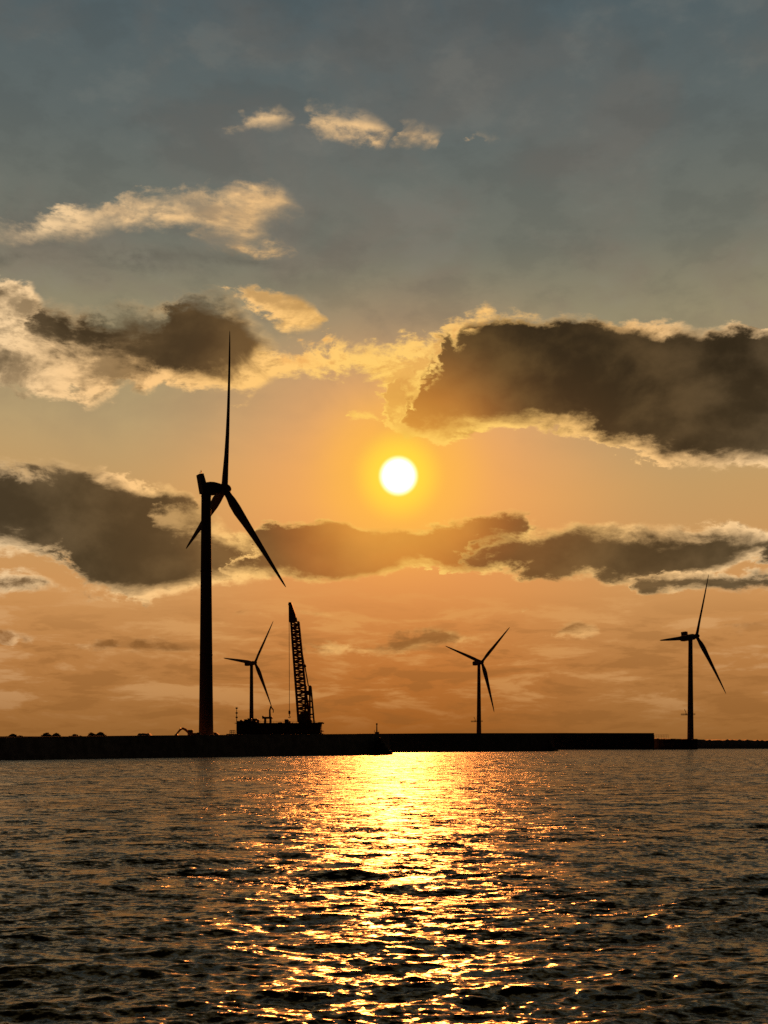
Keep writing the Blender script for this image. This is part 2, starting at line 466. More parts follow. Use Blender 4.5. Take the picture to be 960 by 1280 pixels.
# ------------------------------------------------------------------ mesh helpers
class MB:
    def __init__(s):
        s.v = []
        s.f = []
        s.smooth = []

    def raw(s, v, f, smooth=False):
        o = len(s.v)
        s.v += [tuple(p) for p in v]
        s.f += [tuple(i + o for i in q) for q in f]
        s.smooth += [smooth] * len(f)
        return s

    def hexa(s, p):   # 8 points: bottom 4 (ccw from above), top 4
        return s.raw(p, [(3, 2, 1, 0), (4, 5, 6, 7), (0, 1, 5, 4), (1, 2, 6, 5), (2, 3, 7, 6), (3, 0, 4, 7)])

    def box(s, x0, x1, y0, y1, z0, z1, c=0.0):
        if c <= 0:
            return s.hexa([(x0, y0, z0), (x1, y0, z0), (x1, y1, z0), (x0, y1, z0), (x0, y0, z1), (x1, y0, z1), (x1, y1, z1), (x0, y1, z1)])
        def ring(z, k):
            return [(x0 + c + k, y0 + k, z), (x1 - c - k, y0 + k, z), (x1 - k, y0 + c + k, z), (x1 - k, y1 - c - k, z), (x1 - c - k, y1 - k, z), (x0 + c + k, y1 - k, z),
                    (x0 + k, y1 - c - k, z), (x0 + k, y0 + c + k, z)]
        k = c * 0.6
        v = ring(z0, k) + ring(z0 + c, 0) + ring(z1 - c, 0) + ring(z1, k)
        f = [tuple(reversed(range(8))), tuple(range(24, 32))]
        for r in range(3):
            for i in range(8):
                j = (i + 1) % 8
                f.append((r * 8 + i, r * 8 + j, r * 8 + 8 + j, r * 8 + 8 + i))
        return s.raw(v, f)

    def tube(s, pts, rad, n=8, smooth=True):
        pts = [Vector(p) for p in pts]
        if not isinstance(rad, (list, tuple)):
            rad = [rad] * len(pts)
        v = []
        for i, p in enumerate(pts):
            t = (pts[min(i + 1, len(pts) - 1)] - pts[max(i - 1, 0)]).normalized()
            up = Vector((0, 1, 0)) if abs(t.y) < 0.9 else Vector((1, 0, 0))
            a = t.cross(up).normalized()
            b = t.cross(a).normalized()
            for k in range(n):
                w = 2 * math.pi * k / n
                v.append(p + (a * math.cos(w) + b * math.sin(w)) * rad[i])
        f = []
        for i in range(len(pts) - 1):
            for k in range(n):
                j = (k + 1) % n
                f.append((i * n + k, i * n + j, i * n + n + j, i * n + n + k))
        s.raw(v, f, smooth)
        s.raw([v[k] for k in range(n)], [tuple(reversed(range(n)))])
        s.raw([v[(len(pts) - 1) * n + k] for k in range(n)], [tuple(range(n))])
        return s

    def prism(s, poly, y0, y1):   # polygon in x,z extruded along y
        n = len(poly)
        v = [(x, y0, z) for x, z in poly] + [(x, y1, z) for x, z in poly]
        f = [tuple(range(n)), tuple(reversed(range(n, 2 * n)))] + [(i, i + n, (i + 1) % n + n, (i + 1) % n) for i in range(n)]
        return s.raw(v, f)

    def blob(s, c, r, jit=0.25, seed=0, sub=2):
        bm = bmesh.new()
        bmesh.ops.create_icosphere(bm, subdivisions=sub, radius=1)
        R = random.Random(seed)
        ph = [R.uniform(0, 6) for _ in range(6)]
        vs = []
        for q in bm.verts:
            p = q.co
            k = 1 + jit * (math.sin(p.x * 3.1 + ph[0]) * math.sin(p.y * 2.7 + ph[1]) + 0.6 * math.sin(p.z * 5 + ph[2]) * math.sin(p.x * 4 + ph[3]))
            vs.append((c[0] + p.x * r[0] * k, c[1] + p.y * r[1] * k, c[2] + p.z * r[2] * k))
        fs = [tuple(v.index for v in q.verts) for q in bm.faces]
        bm.free()
        return s.raw(vs, fs)

    def xf(s, mtx):
        s.v = [tuple(mtx @ Vector(p)) for p in s.v]
        return s

    def mesh(s, name, m):
        me = bpy.data.meshes.new(name)
        me.from_pydata(s.v, [], s.f)
        me.polygons.foreach_set('use_smooth', s.smooth)
        me.materials.append(m)
        me.update()
        return me

    def obj(s, name, m, parent=None, loc=None):
        o = bpy.data.objects.new(name, s.mesh(name, m))
        COL.objects.link(o)
        if loc is not None:
            o.location = loc
        if parent is not None:
            o.parent = parent
        return o


def empty(name, loc):
    o = bpy.data.objects.new(name, None)
    o.location = loc
    COL.objects.link(o)
    return o


def tag(o, label=None, cat=None, group=None, kind=None):
    for k, v in (('label', label), ('category', cat), ('group', group), ('kind', kind)):
        if v:
            o[k] = v
    return o


# ------------------------------------------------------------------ sea
def build_sea():
    R = np.random.default_rng(11)
    # radii: dense where the picture needs it
    rl_ = [0.6, 1.5, 3, 5, 7, 9, 11.0]
    while rl_[-1] < 2500:
        q_ = rl_[-1]
        step = min(q_ * q_ * 1.25e-4, 0.85 if q_ < 420 else 0.85 + (q_ - 420) * 0.05)
        rl_.append(q_ + step)
    r = np.array(rl_ + [3200, 4500, 7000, 12000, 25000])
    dense = np.linspace(-0.40, 0.40, 800)
    left = -np.geomspace(0.41, math.pi, 45)[::-1]
    th = np.concatenate([left, dense, -left[::-1][:-1]])
    rr, tt = np.meshgrid(r, th, indexing='ij')
    X = rr * np.sin(tt)
    Y = rr * np.cos(tt)
    dr = np.gradient(r)[:, None] * np.ones_like(tt)
    dt = rr * np.gradient(th)[None, :]
    n = 150
    lam = np.exp(R.uniform(math.log(0.17), math.log(9), n))
    ang = R.normal(0, 1, n) * np.where(lam > 1.5, 0.34, 0.46) + 0.10
    sl_ = 0.32 * math.sqrt(2 / n) * np.where(lam > 0.9, (0.9 / lam) ** 0.62, 1.0) * R.uniform(0.6, 1.4, n)
    X = X.astype(np.float32)
    Y = Y.astype(np.float32)
    dr = dr.astype(np.float32)
    dt = dt.astype(np.float32)
    tt = tt.astype(np.float32)
    Z = np.zeros_like(X)
    DX = np.zeros_like(X)
    DY = np.zeros_like(X)
    miss = np.zeros_like(X)
    sT, cT = np.sin(tt), np.cos(tt)
    for i in range(n):
        k = 2 * math.pi / lam[i]
        kx, ky = math.sin(ang[i]), -math.cos(ang[i])
        # component of this wave along the radial and tangential cell directions
        cr = np.abs(kx * sT + ky * cT)
        ctg = np.abs(kx * cT - ky * sT)
        cell = cr * dr + ctg * dt
        if lam[i] < 1.0:
            cell = np.maximum(cell, 1e-3)
        q = np.clip((lam[i] / cell - 2.6) / 3.5, 0, 1)
        att = q * q * (3 - 2 * q)
        a = sl_[i] / k
        ph = k * (kx * X + ky * Y) + R.uniform(0, 6.28)
        Z += att * a * np.cos(ph)
        DX -= att * a * 0.75 * kx * np.sin(ph)
        DY -= att * a * 0.75 * ky * np.sin(ph)
        miss += (1 - att ** 2) * sl_[i] ** 2 / 2
    X = X + DX
    Y = Y + DY
    nr, nt = rr.shape
    v = np.stack([X, Y, Z], -1).reshape(-1, 3).astype(np.float32)
    idx = np.arange(nr * nt).reshape(nr, nt)
    a = idx[:-1, :-1].ravel()
    b = idx[:-1, 1:].ravel()
    c = idx[1:, 1:].ravel()
    d = idx[1:, :-1].ravel()
    f = np.stack([a, d, c, b], -1)
    # facing: make the normals look up
    me = bpy.data.meshes.new('sea')
    me.vertices.add(len(v))
    me.vertices.foreach_set('co', v.ravel())
    me.loops.add(f.size)
    me.loops.foreach_set('vertex_index', f.ravel().astype(np.int32))
    me.polygons.add(len(f))
    me.polygons.foreach_set('loop_start', np.arange(0, f.size, 4, dtype=np.int32))
    me.polygons.foreach_set('use_smooth', np.ones(len(f), dtype=bool))
    me.update(calc_edges=True)
    if me.polygons[len(me.polygons) // 2].normal.z < 0:
        me.flip_normals()
    at = me.attributes.new('chop', 'FLOAT', 'POINT')
    at.data.foreach_set('value', np.sqrt(miss).ravel().astype(np.float32))
    m = bpy.data.materials.new('sea water')
    m.use_nodes = True
    g = G(m.node_tree)
    bs = m.node_tree.nodes['Principled BSDF']
    geo = g.n.new('ShaderNodeNewGeometry')
    attr = g.n.new('ShaderNodeAttribute')
    attr.attribute_name = 'chop'
    pos = geo.outputs['Position']
    pa = g.vm('MULTIPLY', pos, (0.62, 1.25, 1.0))
    na = g.noise(pa, 1.1, 5, 0.62)                      # chop too fine for the mesh
    nb = g.noise(g.vm('MULTIPLY', pos, (0.75, 1.3, 1.0)), 5.0, 5, 0.66)   # ripples
    patch = g.noise(g.vm('MULTIPLY', pos, (0.6, 1.0, 1.0)), 0.05, 6, 0.65).outputs['Fac']
    pk = g.mr(patch, 0.35, 0.65, 0.55, 1.55)
    ca = g.vm('SUBTRACT', na.outputs['Color'], (0.5, 0.5, 0.5))
    cb = g.vm('SUBTRACT', nb.outputs['Color'], (0.5, 0.5, 0.5))
    ka = g.mul(g.mul(attr.outputs['Fac'], 1 / 0.12), pk)
    ofs = g.vm('ADD', g.vm('SCALE', ca, scale=ka), g.vm('SCALE', cb, scale=g.mul(pk, 2.3)))
    ofs = g.vm('ADD', g.vm('MULTIPLY', ofs, (0.7, 1.05, 0.0)), g.comb(0.0, g.mul(attr.outputs['Fac'], -0.55), 0.0))
    nrm = g.vm('NORMALIZE', g.vm('ADD', geo.outputs['Normal'], ofs))
    g.put(bs.inputs['Normal'], nrm)
    g.put(bs.inputs['Base Color'], (0.006, 0.007, 0.005, 1))
    bs.inputs['Roughness'].default_value = 0.115
    bs.inputs['Specular Tint'].default_value = (1.0, 0.88, 0.46, 1)
    bs.inputs['IOR'].default_value = 1.46
    bs.inputs['Specular IOR Level'].default_value = 0.85
    me.materials.append(m)
    o = bpy.data.objects.new('sea', me)
    COL.objects.link(o)
    tag(o, 'dark choppy sea with the golden path of the low sun', None, None, 'structure')


build_sea()


# ------------------------------------------------------------------ harbour land, sea wall, breakwaters
def wall_strip(name, pts, depth, base=-2.0, batter=0.6, cap=1.0, label='', caisson=12.0, group=None, m='concrete', kind=None):
    """a concrete wall along (px, D, py_top) points: battered face, set-back parapet, joints between caissons"""
    root = empty(name, W(pts[0][0], HY, pts[0][1]) * 1.0)
    root.location.z = 0
    off = Vector(root.location)
    P = []
    for px, D, pt in pts:
        P.append(W(px, pt, D) - off)
    # resample in caissons
    body = MB()
    par = MB()
    R = random.Random(len(name) * 3 + len(pts))
    for a, b in zip(P[:-1], P[1:]):
        L = (Vector((b.x, b.y, 0)) - Vector((a.x, a.y, 0))).length
        k = max(1, int(L / caisson))
        t = Vector((b.x - a.x, b.y - a.y, 0)).normalized()
        nn = Vector((-t.y, t.x, 0))
        if nn.y < 0:
            nn = -nn
        for i in range(k):
            p = a.lerp(b, i / k) + t * 0.04
            q = a.lerp(b, (i + 1) / k) - t * 0.04
            j = R.uniform(-0.05, 0.05)
            zt0, zt1 = p.z - cap + j, q.z - cap + j
            f = -nn * batter
            c0 = nn * depth
            body.hexa([(p.x + f.x, p.y + f.y, base), (q.x + f.x, q.y + f.y, base), (q.x + c0.x, q.y + c0.y, base), (p.x + c0.x, p.y + c0.y, base),
                       (p.x, p.y, zt0), (q.x, q.y, zt1), (q.x + c0.x, q.y + c0.y, zt1), (p.x + c0.x, p.y + c0.y, zt0)])
            o1 = nn * 0.4
            o2 = nn * 1.6
            j2 = R.uniform(-0.03, 0.03)
            par.hexa([(p.x + o1.x, p.y + o1.y, zt0 - 0.1), (q.x + o1.x, q.y + o1.y, zt1 - 0.1), (q.x + o2.x, q.y + o2.y, zt1 - 0.1), (p.x + o2.x, p.y + o2.y, zt0 - 0.1),
                      (p.x + o1.x, p.y + o1.y, p.z + j2), (q.x + o1.x, q.y + o1.y, q.z + j2), (q.x + o2.x * 0.9, q.y + o2.y * 0.9, q.z + j2), (p.x + o2.x * 0.9, p.y + o2.y * 0.9, p.z + j2)])
    body.obj('caissons', M[m], root)
    par.obj('parapet', M[m], root)
    return tag(root, label, 'breakwater' if 'break' in name else 'sea wall', group)


# near sea wall on the left (waterline rows 950 .. 943)
NW = [(-700, 195, 922.5), (-250, 250, 922.5), (0, 300, 921.5), (150, 341, 919.5), (260, 372, 918.6), (400, 424, 917.6), (474, 458, 917.0), (487, 464, 917.2)]
wall_strip('sea_wall', NW, 3.0, label='long black concrete sea wall running in front of the tallest turbine')


def ground_strip(name, pts, near, depth, drop, label, m='ground', base=-2):
    mb = MB()
    P = [W(px, pt, D) for px, D, pt in pts]
    for a, b in zip(P[:-1], P[1:]):
        n0 = Vector((0, 1, 0))
        seg = 6
        for i in range(seg):
            p = a.lerp(b, i / seg)
            q = a.lerp(b, (i + 1) / seg)
            mb.hexa([(p.x, p.y + near, base), (q.x, q.y + near, base), (q.x, q.y + near + depth, base), (p.x, p.y + near + depth, base),
                     (p.x, p.y + near, p.z - drop), (q.x, q.y + near, q.z - drop), (q.x, q.y + near + depth, q.z - drop), (p.x, p.y + near + depth, p.z - drop)])
    o = mb.obj(name, M[m])
    return tag(o, label, None, None, 'structure')


ground_strip('reclaimed_land', NW[:-1], 3.6, 66, 1.3, 'flat gravel harbour land behind the near sea wall')
CW = [(455, 600, 917.2), (487, 603, 917.0), (600, 645, 916.8), (692, 690, 916.8)]
wall_strip('breakwater', CW, 9.0, cap=1.4, label='middle black breakwater starting behind the end of the near sea wall')
FW = [(300, 830, 918.5), (560, 850, 916.4), (700, 868, 916.2), (818, 885, 916.2)]
wall_strip('breakwater', FW, 10.0, cap=1.6, label='distant breakwater ending in a square step left of the rightmost turbine')
ground_strip('far_shore', [(-400, 1130, 920), (200, 1130, 920), (700, 1130, 920), (900, 1130, 924.5)], 0, 120, 0.3, 'distant low land under the two small turbines')


def rough_land(name, pts, depth, label, seed, base=-1.5, step=2.2, jag=0.7):
    """low rocky bank: irregular crest"""
    R = random.Random(seed)
    P = [W(px, pt, D) for px, D, pt in pts]
    line = []
    for a, b in zip(P[:-1], P[1:]):
        k = max(2, int((b - a).length / step))
        for i in range(k):
            line.append(a.lerp(b, i / k))
    line.append(P[-1])
    v = []
    rows = 9
    for i, p in enumerate(line):
        slow = math.sin(i * 0.21) * 0.4 + math.sin(i * 0.083 + 2) * 0.5
        for r in range(rows):
            t = r / (rows - 1)
            prof = min(1, t * 4.5) * min(1, (1 - t) * 6)
            h = base + (p.z - base) * prof + (R.uniform(-1, 1) * jag + slow * jag) * prof * 0.8
            v.append((p.x + R.uniform(-.4, .4), p.y + depth * t + R.uniform(-.6, .6), h))
    f = []
    for i in range(len(line) - 1):
        for r in range(rows - 1):
            f.append((i * rows + r, i * rows + rows + r, i * rows + rows + r + 1, i * rows + r + 1))
    o = MB().raw(v, f).obj(name, M['rock'])
    return tag(o, label, None, None, 'structure')


rough_land('low_shore', [(806, 985, 923.6), (880, 1000, 924.2), (960, 1010, 925.0), (1080, 1030, 925.5), (1400, 1080, 926)], 60, 'low rocky shore under the rightmost turbine', 5, jag=0.75)

# heaped armour stones round the end of the near sea wall
mb = MB()
R = random.Random(3)
for i in range(150):
    t = R.random()
    px = 470 + 19 * t
    D = 455 + R.uniform(-4, 20)
    c = W(px, 0, D)
    zt = 7.2 * (1 - max(0, t - .35) / .65 * .95) * R.uniform(.3, 1)
    s = R.uniform(.6, 1.2)
    mb.blob((c.x, D, zt * 0.9 - .3), (s, s, s * .8), .3, i, 1)
o = mb.obj('armour_stones', M['rock'])
tag(o, 'heap of dark armour stones round the end of the near sea wall', 'rocks', None, 'stuff')
mb = MB()
for i in range(120):
    t = R.random()
    c = W(684 + 13 * t, 0, 685)
    s = R.uniform(.7, 1.4)
    mb.blob((c.x, 690 + R.uniform(-5, 6), R.uniform(0, 1) * 7 * (1 - t) ** 1.3 - .2), (s, s, s * .8), .3, i, 1)
o = mb.obj('armour_stones', M['rock'])
tag(o, 'heap of dark armour stones at the right end of the middle breakwater', 'rocks', None, 'stuff')


# ------------------------------------------------------------------ wind turbines
def blade_mesh(Rb, fat=1.0, turn=1, pitch=9):
    """blade along +Z, chord along Y, thickness along X"""
    st = [0, .03, .08, .14, .22, .35, .5, .65, .8, .9, .96, .99, 1.0]
    chord = [1.9, 1.9, 2.2, 3.1, 3.5, 3.0, 2.45, 1.95, 1.45, 1.05, .75, .42, .12]
    thick = [1.9, 1.9, 1.8, 1.6, 1.35, 1.0, .72, .52, .36, .26, .18, .1, .04]
    tw = [24, 24, 22, 18, 13, 8, 5, 3, 1, 0, 0, 0, 0]
    n = 14
    v = []
    for s, c, t, w in zip(st, chord, thick, tw):
        c *= Rb / 48 * fat
        t *= Rb / 48 * fat
        a = turn * math.radians(w + pitch)
        for k in range(n):
            q = 2 * math.pi * k / n
            e = math.cos(q)
            # airfoil: blunt front, thin back
            yy = e * c * 0.5 - (c - 1.9 * Rb / 48 * fat) * 0.18
            xx = math.sin(q) * t * 0.5 * (1 if e < 0 else (1 - 0.55 * e * min(1, max(0, (c / t - 1)))))
            v.append((xx * math.cos(a) - yy * math.sin(a) - 1.1 * Rb / 48 * (s * s - s), xx * math.sin(a) + yy * math.cos(a), s * Rb))
    f = []
    for i in range(len(st) - 1):
        for k in range(n):
            j = (k + 1) % n
            f.append((i * n + k, i * n + j, i * n + n + j, i * n + n + k))
    m = MB().raw(v, f, True)
    m.raw([v[k] for k in range(n)], [tuple(reversed(range(n)))])
    m.raw([v[(len(st) - 1) * n + k] for k in range(n)], [tuple(range(n))])
    return m


def turbine(label, D, hub, L, psi, tilt, th, cone, Rb, tips, ground, r0, r1, fin, plat, bmesh_, group, back=7.5):
    t = math.radians(tilt)
    a = Vector((math.sin(psi) * math.cos(t), math.cos(psi) * math.cos(t), math.sin(t)))
    h = Vector((math.cos(psi), -math.sin(psi), 0))
    u = h.cross(a)
    if u.z < 0:
        u = -u
    H = Vector((hub[0], D, hub[1]))
    ah = Vector((math.sin(psi), math.cos(psi), 0))
    base = H - ah * L
    base.z = ground
    root = empty('wind_turbine', base)
    tag(root, label, 'wind turbine', group)
    k = Rb / 48.0
    top = H.z - 2.0 * k - ground
    zz = [i / 12 for i in range(13)]
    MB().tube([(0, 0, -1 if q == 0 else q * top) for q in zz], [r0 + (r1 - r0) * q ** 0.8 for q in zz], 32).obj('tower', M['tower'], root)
    for q in (0.0, 0.34, 0.68, 0.985):
        rr_ = r0 + (r1 - r0) * q ** 0.8
        MB().tube([(0, 0, q * top + .05), (0, 0, q * top + .3)], rr_ + .1, 32).obj('flange', M['tower'], root)
    # nacelle frame: local x = axis, y = across, z up
    ux = a.normalized()
    uy = Vector((0, 0, 1)).cross(ux).normalized()
    uz = ux.cross(uy).normalized()
    Mx = Matrix((( ux.x, uy.x, uz.x, H.x - base.x), (ux.y, uy.y, uz.y, H.y - base.y), (ux.z, uy.z, uz.z, H.z - base.z), (0, 0, 0, 1)))
    nb = MB()
    rear = -L - back * k
    # octagonal body lofted along the axis
    secs = [(rear, 1.2, 1.35), (rear + .5 * k, 1.6, 1.75), (rear + 1.8 * k, 1.75, 1.95), (-L + 2.4 * k, 1.75, 1.9), (-1.7 * k, 1.35, 1.5)]
    vs = []
    for sx, hw, hh in secs:
        hw *= k
        hh *= k
        c = .35 * k
        for yy, zz_ in ((-hw + c, -hh), (hw - c, -hh), (hw, -hh + c), (hw, hh - c), (hw - c, hh), (-hw + c, hh), (-hw, hh - c), (-hw, -hh + c)):
            vs.append((sx, yy, zz_))
    fs = [tuple(reversed(range(8))), tuple(range(32, 40))]
    for i in range(4):
        for q in range(8):
            fs.append((i * 8 + q, i * 8 + (q + 1) % 8, i * 8 + 8 + (q + 1) % 8, i * 8 + 8 + q))
    nb.raw(vs, fs).xf(Mx)
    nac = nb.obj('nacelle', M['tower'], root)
    MB().tube([(0, 0, top - .5), (0, 0, top + 1.0 * k)], [r1 * 1.02, r1 * 1.15], 24).obj('yaw_bearing', M['tower'], root)
    if fin == 'fin':
        c = MB()
        c.hexa([(rear - .9, -1.6, -1.5), (rear + 1.2, -1.6, -1.6), (rear + 1.2, 1.6, -1.6), (rear - .9, 1.6, -1.5), (rear - 1.5, -1.5, 4.4), (rear - .1, -1.5, 4.5), (rear - .1, 1.5, 4.5), (rear - 1.5, 1.5, 4.4)])
        c.xf(Mx)
        c.obj('cooler', M['tower'], nac)
        MB().tube([(rear - .3, 0, 4.4), (rear - .3, 0, 5.8)], .12, 6).tube([(rear - .6, .6, 5.2), (rear - .3, -.6, 5.2)], .1, 6).xf(Mx).obj('weather_mast', M['steel'], nac)
    elif fin == 'box':
        MB().box(rear + 1.2 * k, rear + 4.8 * k, -1.5 * k, 1.5 * k, 1.9 * k, 4.4 * k, .2).xf(Mx).obj('service_box', M['tower'], nac)
        MB().tube([(rear + 1, 0, 1.6 * k), (rear + 1, 0, 3.8 * k)], .12, 6).xf(Mx).obj('weather_mast', M['steel'], nac)
    else:
        MB().tube([(rear + 1, 0, 1.6 * k), (rear + 1, 0, 3.6 * k)], .12, 6).xf(Mx).obj('weather_mast', M['steel'], nac)
    # spinner
    pr = [(-1.8, 1.25), (-1.4, 1.6), (0, 1.75), (1.0, 1.55), (1.7, 1.1), (2.1, .6), (2.25, .1)]
    MB().tube([(x * k, 0, 0) for x, _ in pr], [r_ * k for _, r_ in pr], 20).xf(Mx).obj('hub', M['tower'], root)
    for i in range(3):
        A = th + i * 2 * math.pi / 3
        d = (h * math.sin(A) + u * math.cos(A)) * math.cos(cone) + a * math.sin(cone)
        # let the loaded blade point at its observed tip
        N0 = H + d * Rb
        n0x, n0y = 480 + F * N0.x / N0.y, HY - F * (N0.z - EYE) / N0.y
        tp = min(tips, key=lambda q: math.hypot(q[0] - n0x, q[1] - n0y))
        if tp is not None:
            best = None
            for s0 in np.linspace(-.07, .07, 57):
                for s1 in np.linspace(-.14, .14, 57):
                    A2 = A + s0
                    c2 = cone + s1
                    dd = (h * math.sin(A2) + u * math.cos(A2)) * math.cos(c2) + a * math.sin(c2)
                    T = H + dd * Rb
                    e = math.hypot(480 + F * T.x / T.y - tp[0], HY - F * (T.z - EYE) / T.y - tp[1]) + abs(s0) * 8 + abs(s1) * 5
                    if best is None or e < best[0]:
                        best = (e, dd)
            d = best[1]
        zc = d.normalized()
        xc = (a - zc * a.dot(zc)).normalized()
        yc = zc.cross(xc)
        b = bpy.data.objects.new('blade', bmesh_)
        COL.objects.link(b)
        b.parent = root
        Bm = Matrix(((xc.x, yc.x, zc.x, H.x - base.x), (xc.y, yc.y, zc.y, H.y - base.y), (xc.z, yc.z, zc.z, H.z - base.z), (0, 0, 0, 1)))
        b.matrix_local = Bm
    # door and steps at the foot, on the camera side
    MB().box(-.5, .5, -r0 - .06, -r0 + .3, 1.6, 3.8, .05).obj('door', M['steel'], root)
    st_ = MB()
    for i in range(6):
        st_.box(-.6, .6, -r0 - 2.0 + i * .3, -r0 - 1.72 + i * .3, .0 + i * .25, .25 + i * .25)
    st_.obj('steps', M['steel'], root)
    if plat is not None:
        zp = plat - ground
        rr_ = r0 + (r1 - r0) * (zp / top) ** 0.8
        p = MB()
        p.tube([(0, 0, zp - .15), (0, 0, zp + .15)], rr_ + 1.6, 24, False)
        p.box(-rr_ - 5.4, -rr_ - .3, -1.4, 1.4, zp - .35, zp + .25)
        pf = p.obj('service_platform', M['steel'], root)
        rl = MB()
        for j in range(14):
            w = 2 * math.pi * j / 14
            q = Vector((math.cos(w), math.sin(w), 0)) * (rr_ + 1.5)
            rl.tube([(q.x, q.y, zp), (q.x, q.y, zp + 1.2)], .06, 5)
            w2 = 2 * math.pi * (j + 1) / 14
            q2 = Vector((math.cos(w2), math.sin(w2), 0)) * (rr_ + 1.5)
            rl.tube([(q.x, q.y, zp + 1.2), (q2.x, q2.y, zp + 1.2)], .06, 5)
        for xx in (-rr_ - 5.2, -rr_ - 3.6, -rr_ - 2.2):
            for yy in (-1.3, 1.3):
                rl.tube([(xx, yy, zp), (xx, yy, zp + 1.2)], .07, 5)
        for yy in (-1.3, 1.3):
            rl.tube([(-rr_ - 5.2, yy, zp + 1.2), (-rr_ - 1.4, yy, zp + 1.2)], .07, 5)
        rl.obj('railing', M['steel'], pf)
        MB().tube([(-rr_ - 1.2, 0, zp), (-rr_ - 1.6, 0, zp + 2.6), (-rr_ - 2.8, 0, zp + 4.6)], .22, 7).obj('davit', M['steel'], pf)
    return root


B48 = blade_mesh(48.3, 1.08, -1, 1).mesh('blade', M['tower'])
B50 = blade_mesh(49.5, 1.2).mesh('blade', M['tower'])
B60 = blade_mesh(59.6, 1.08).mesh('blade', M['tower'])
GRP = 'wind turbines along the harbour'
dg = math.radians
turbine('tallest and nearest wind turbine, rising behind the sea wall left of the crane', 385, (-50.9, 85.4), 6.2, dg(61.1), 5, dg(15.5), dg(2.5), 48.3,
        [(287.5, 413), (357.5, 735), (232, 685)], 5.6, 2.35, 1.5, 'fin', None, B48, GRP, 0.9)
turbine('small distant wind turbine standing between the tallest turbine and the crane', 1150, (-123, 81.5), 4.2, dg(122.2), 5, dg(87.7), dg(3), 48.3,
        [(341, 777), (339.5, 883), (280.5, 823)], 10.5, 2.25, 1.5, None, None, B50, GRP)
turbine('small distant wind turbine standing alone right of the sun path in the middle', 1150, (93.3, 82.2), 4.2, dg(142.4), 5, dg(74.3), dg(2.6), 50.3,
        [(637.5, 783), (618.3, 891), (555.8, 807.5)], 10.5, 2.4, 1.45, None, W(0, 902, 1150).z, B50, GRP)
turbine('wind turbine with a boxy nacelle top and platform, farthest right on the low shore', 1015, (262.9, 94.7), 5.8, dg(136.2), 5, dg(97.2), dg(2.4), 59.6,
        [(825, 801), (885.7, 717.5), (907.8, 867)], 5.5, 2.75, 1.75, 'box', W(0, 893.3, 1015).z, B60, GRP)


# ------------------------------------------------------------------ crane barge behind the sea wall
DB = 560.0
PM = DB / F          # metres per photograph pixel there
def bx(px): return (px - 345) * PM
def bz(py): return EYE + (HY - py) * PM
BARGE = Vector((W(345, 0, DB).x, DB, 0))
barge = empty('crane_barge', BARGE)
tag(barge, 'dark crane barge moored behind the sea wall between two turbines', 'barge')
hb = MB()
hb.prism([(bx(290), -1.2), (bx(402), -1.2), (bx(405), 2.0), (bx(405), bz(917)), (bx(286), bz(917.5)), (bx(286), 2.0)], -9, 9)
hb.obj('hull', M['hull'], barge)
dh = MB()
dh.box(bx(298), bx(322), -7, 6, bz(917.4), bz(901.5), .25)
dh.box(bx(322.3), bx(374), -7.5, 7, bz(917.3), bz(904.4), .25)
dh.box(bx(374.3), bx(401.5), -7.8, 7.2, bz(917.2), bz(903.6), .25)
dk = dh.obj('deckhouse', M['hull'], barge)
dt = MB()
dt.box(bx(296), bx(404), -8.2, 8, bz(904.6), bz(904.0))
dt.box(bx(399), bx(404.6), -8.3, 8.1, bz(903.8), bz(903.0))
dt.box(bx(401.6), bx(404), -8, 7.8, bz(914.6), bz(913.2))
dt.obj('deck_edge', M['hull'], barge)
for px in range(302, 398, 7):
    MB().box(bx(px), bx(px + 3), -7.92, -7.7, bz(910.5), bz(907.5)).obj('window', M['glass'], dk)
rr = random.Random(5)
for px, w_, h_ in ((300, 3, 1.6), (305, 4, 2.4), (309, 5, 3.6), (315, 6, 3.4), (319.5, 4, 2.0), (347, 3, 1.4), (351, 3, 1.2), (356, 5, 5.0), (359.5, 3, 3.0), (365, 2, 1.0), (396, 2, 1.2)):
    y0 = rr.uniform(-5, 2)
    MB().box(bx(px), bx(px + w_), y0, y0 + 3, bz(904.5), bz(904.2) + h_ * PM + (1.0 if px < 322 else 0), .12).obj('deck_box', M['steel'], barge)
# signal mast with lamps
ms = MB()
ms.tube([(bx(297.3), -4, bz(917)), (bx(297.1), -4, bz(884.5))], [.22, .12], 8)
ma = ms.obj('mast', M['steel'], barge)
for py in (885.5, 891.5, 897):
    lm = MB()
    lm.tube([(bx(297.1), -4, bz(py + .9)), (bx(297.1), -4, bz(py - .9))], .5, 8)
    lm.box(bx(295.8), bx(298.6), -4.12, -3.88, bz(py + .3), bz(py))
    lm.obj('lamp', M['steel'], ma)
rl = MB()
for px in (289.5, 291.5, 293.5, 295.8):
    rl.tube([(bx(px), -6, bz(917.5)), (bx(px), -6, bz(913))], .14, 6)
for py in (913.2, 915.4):
    rl.tube([(bx(289.3), -6, bz(py)), (bx(296), -6, bz(py))], .12, 6)
for px in range(324, 398, 4):
    rl.tube([(bx(px), -7.9, bz(904.2)), (bx(px), -7.9, bz(902.0))], .05, 5)
rl.tube([(bx(324), -7.9, bz(902.0)), (bx(396), -7.9, bz(902.0))], .05, 5)
rl.obj('railing', M['steel'], barge)

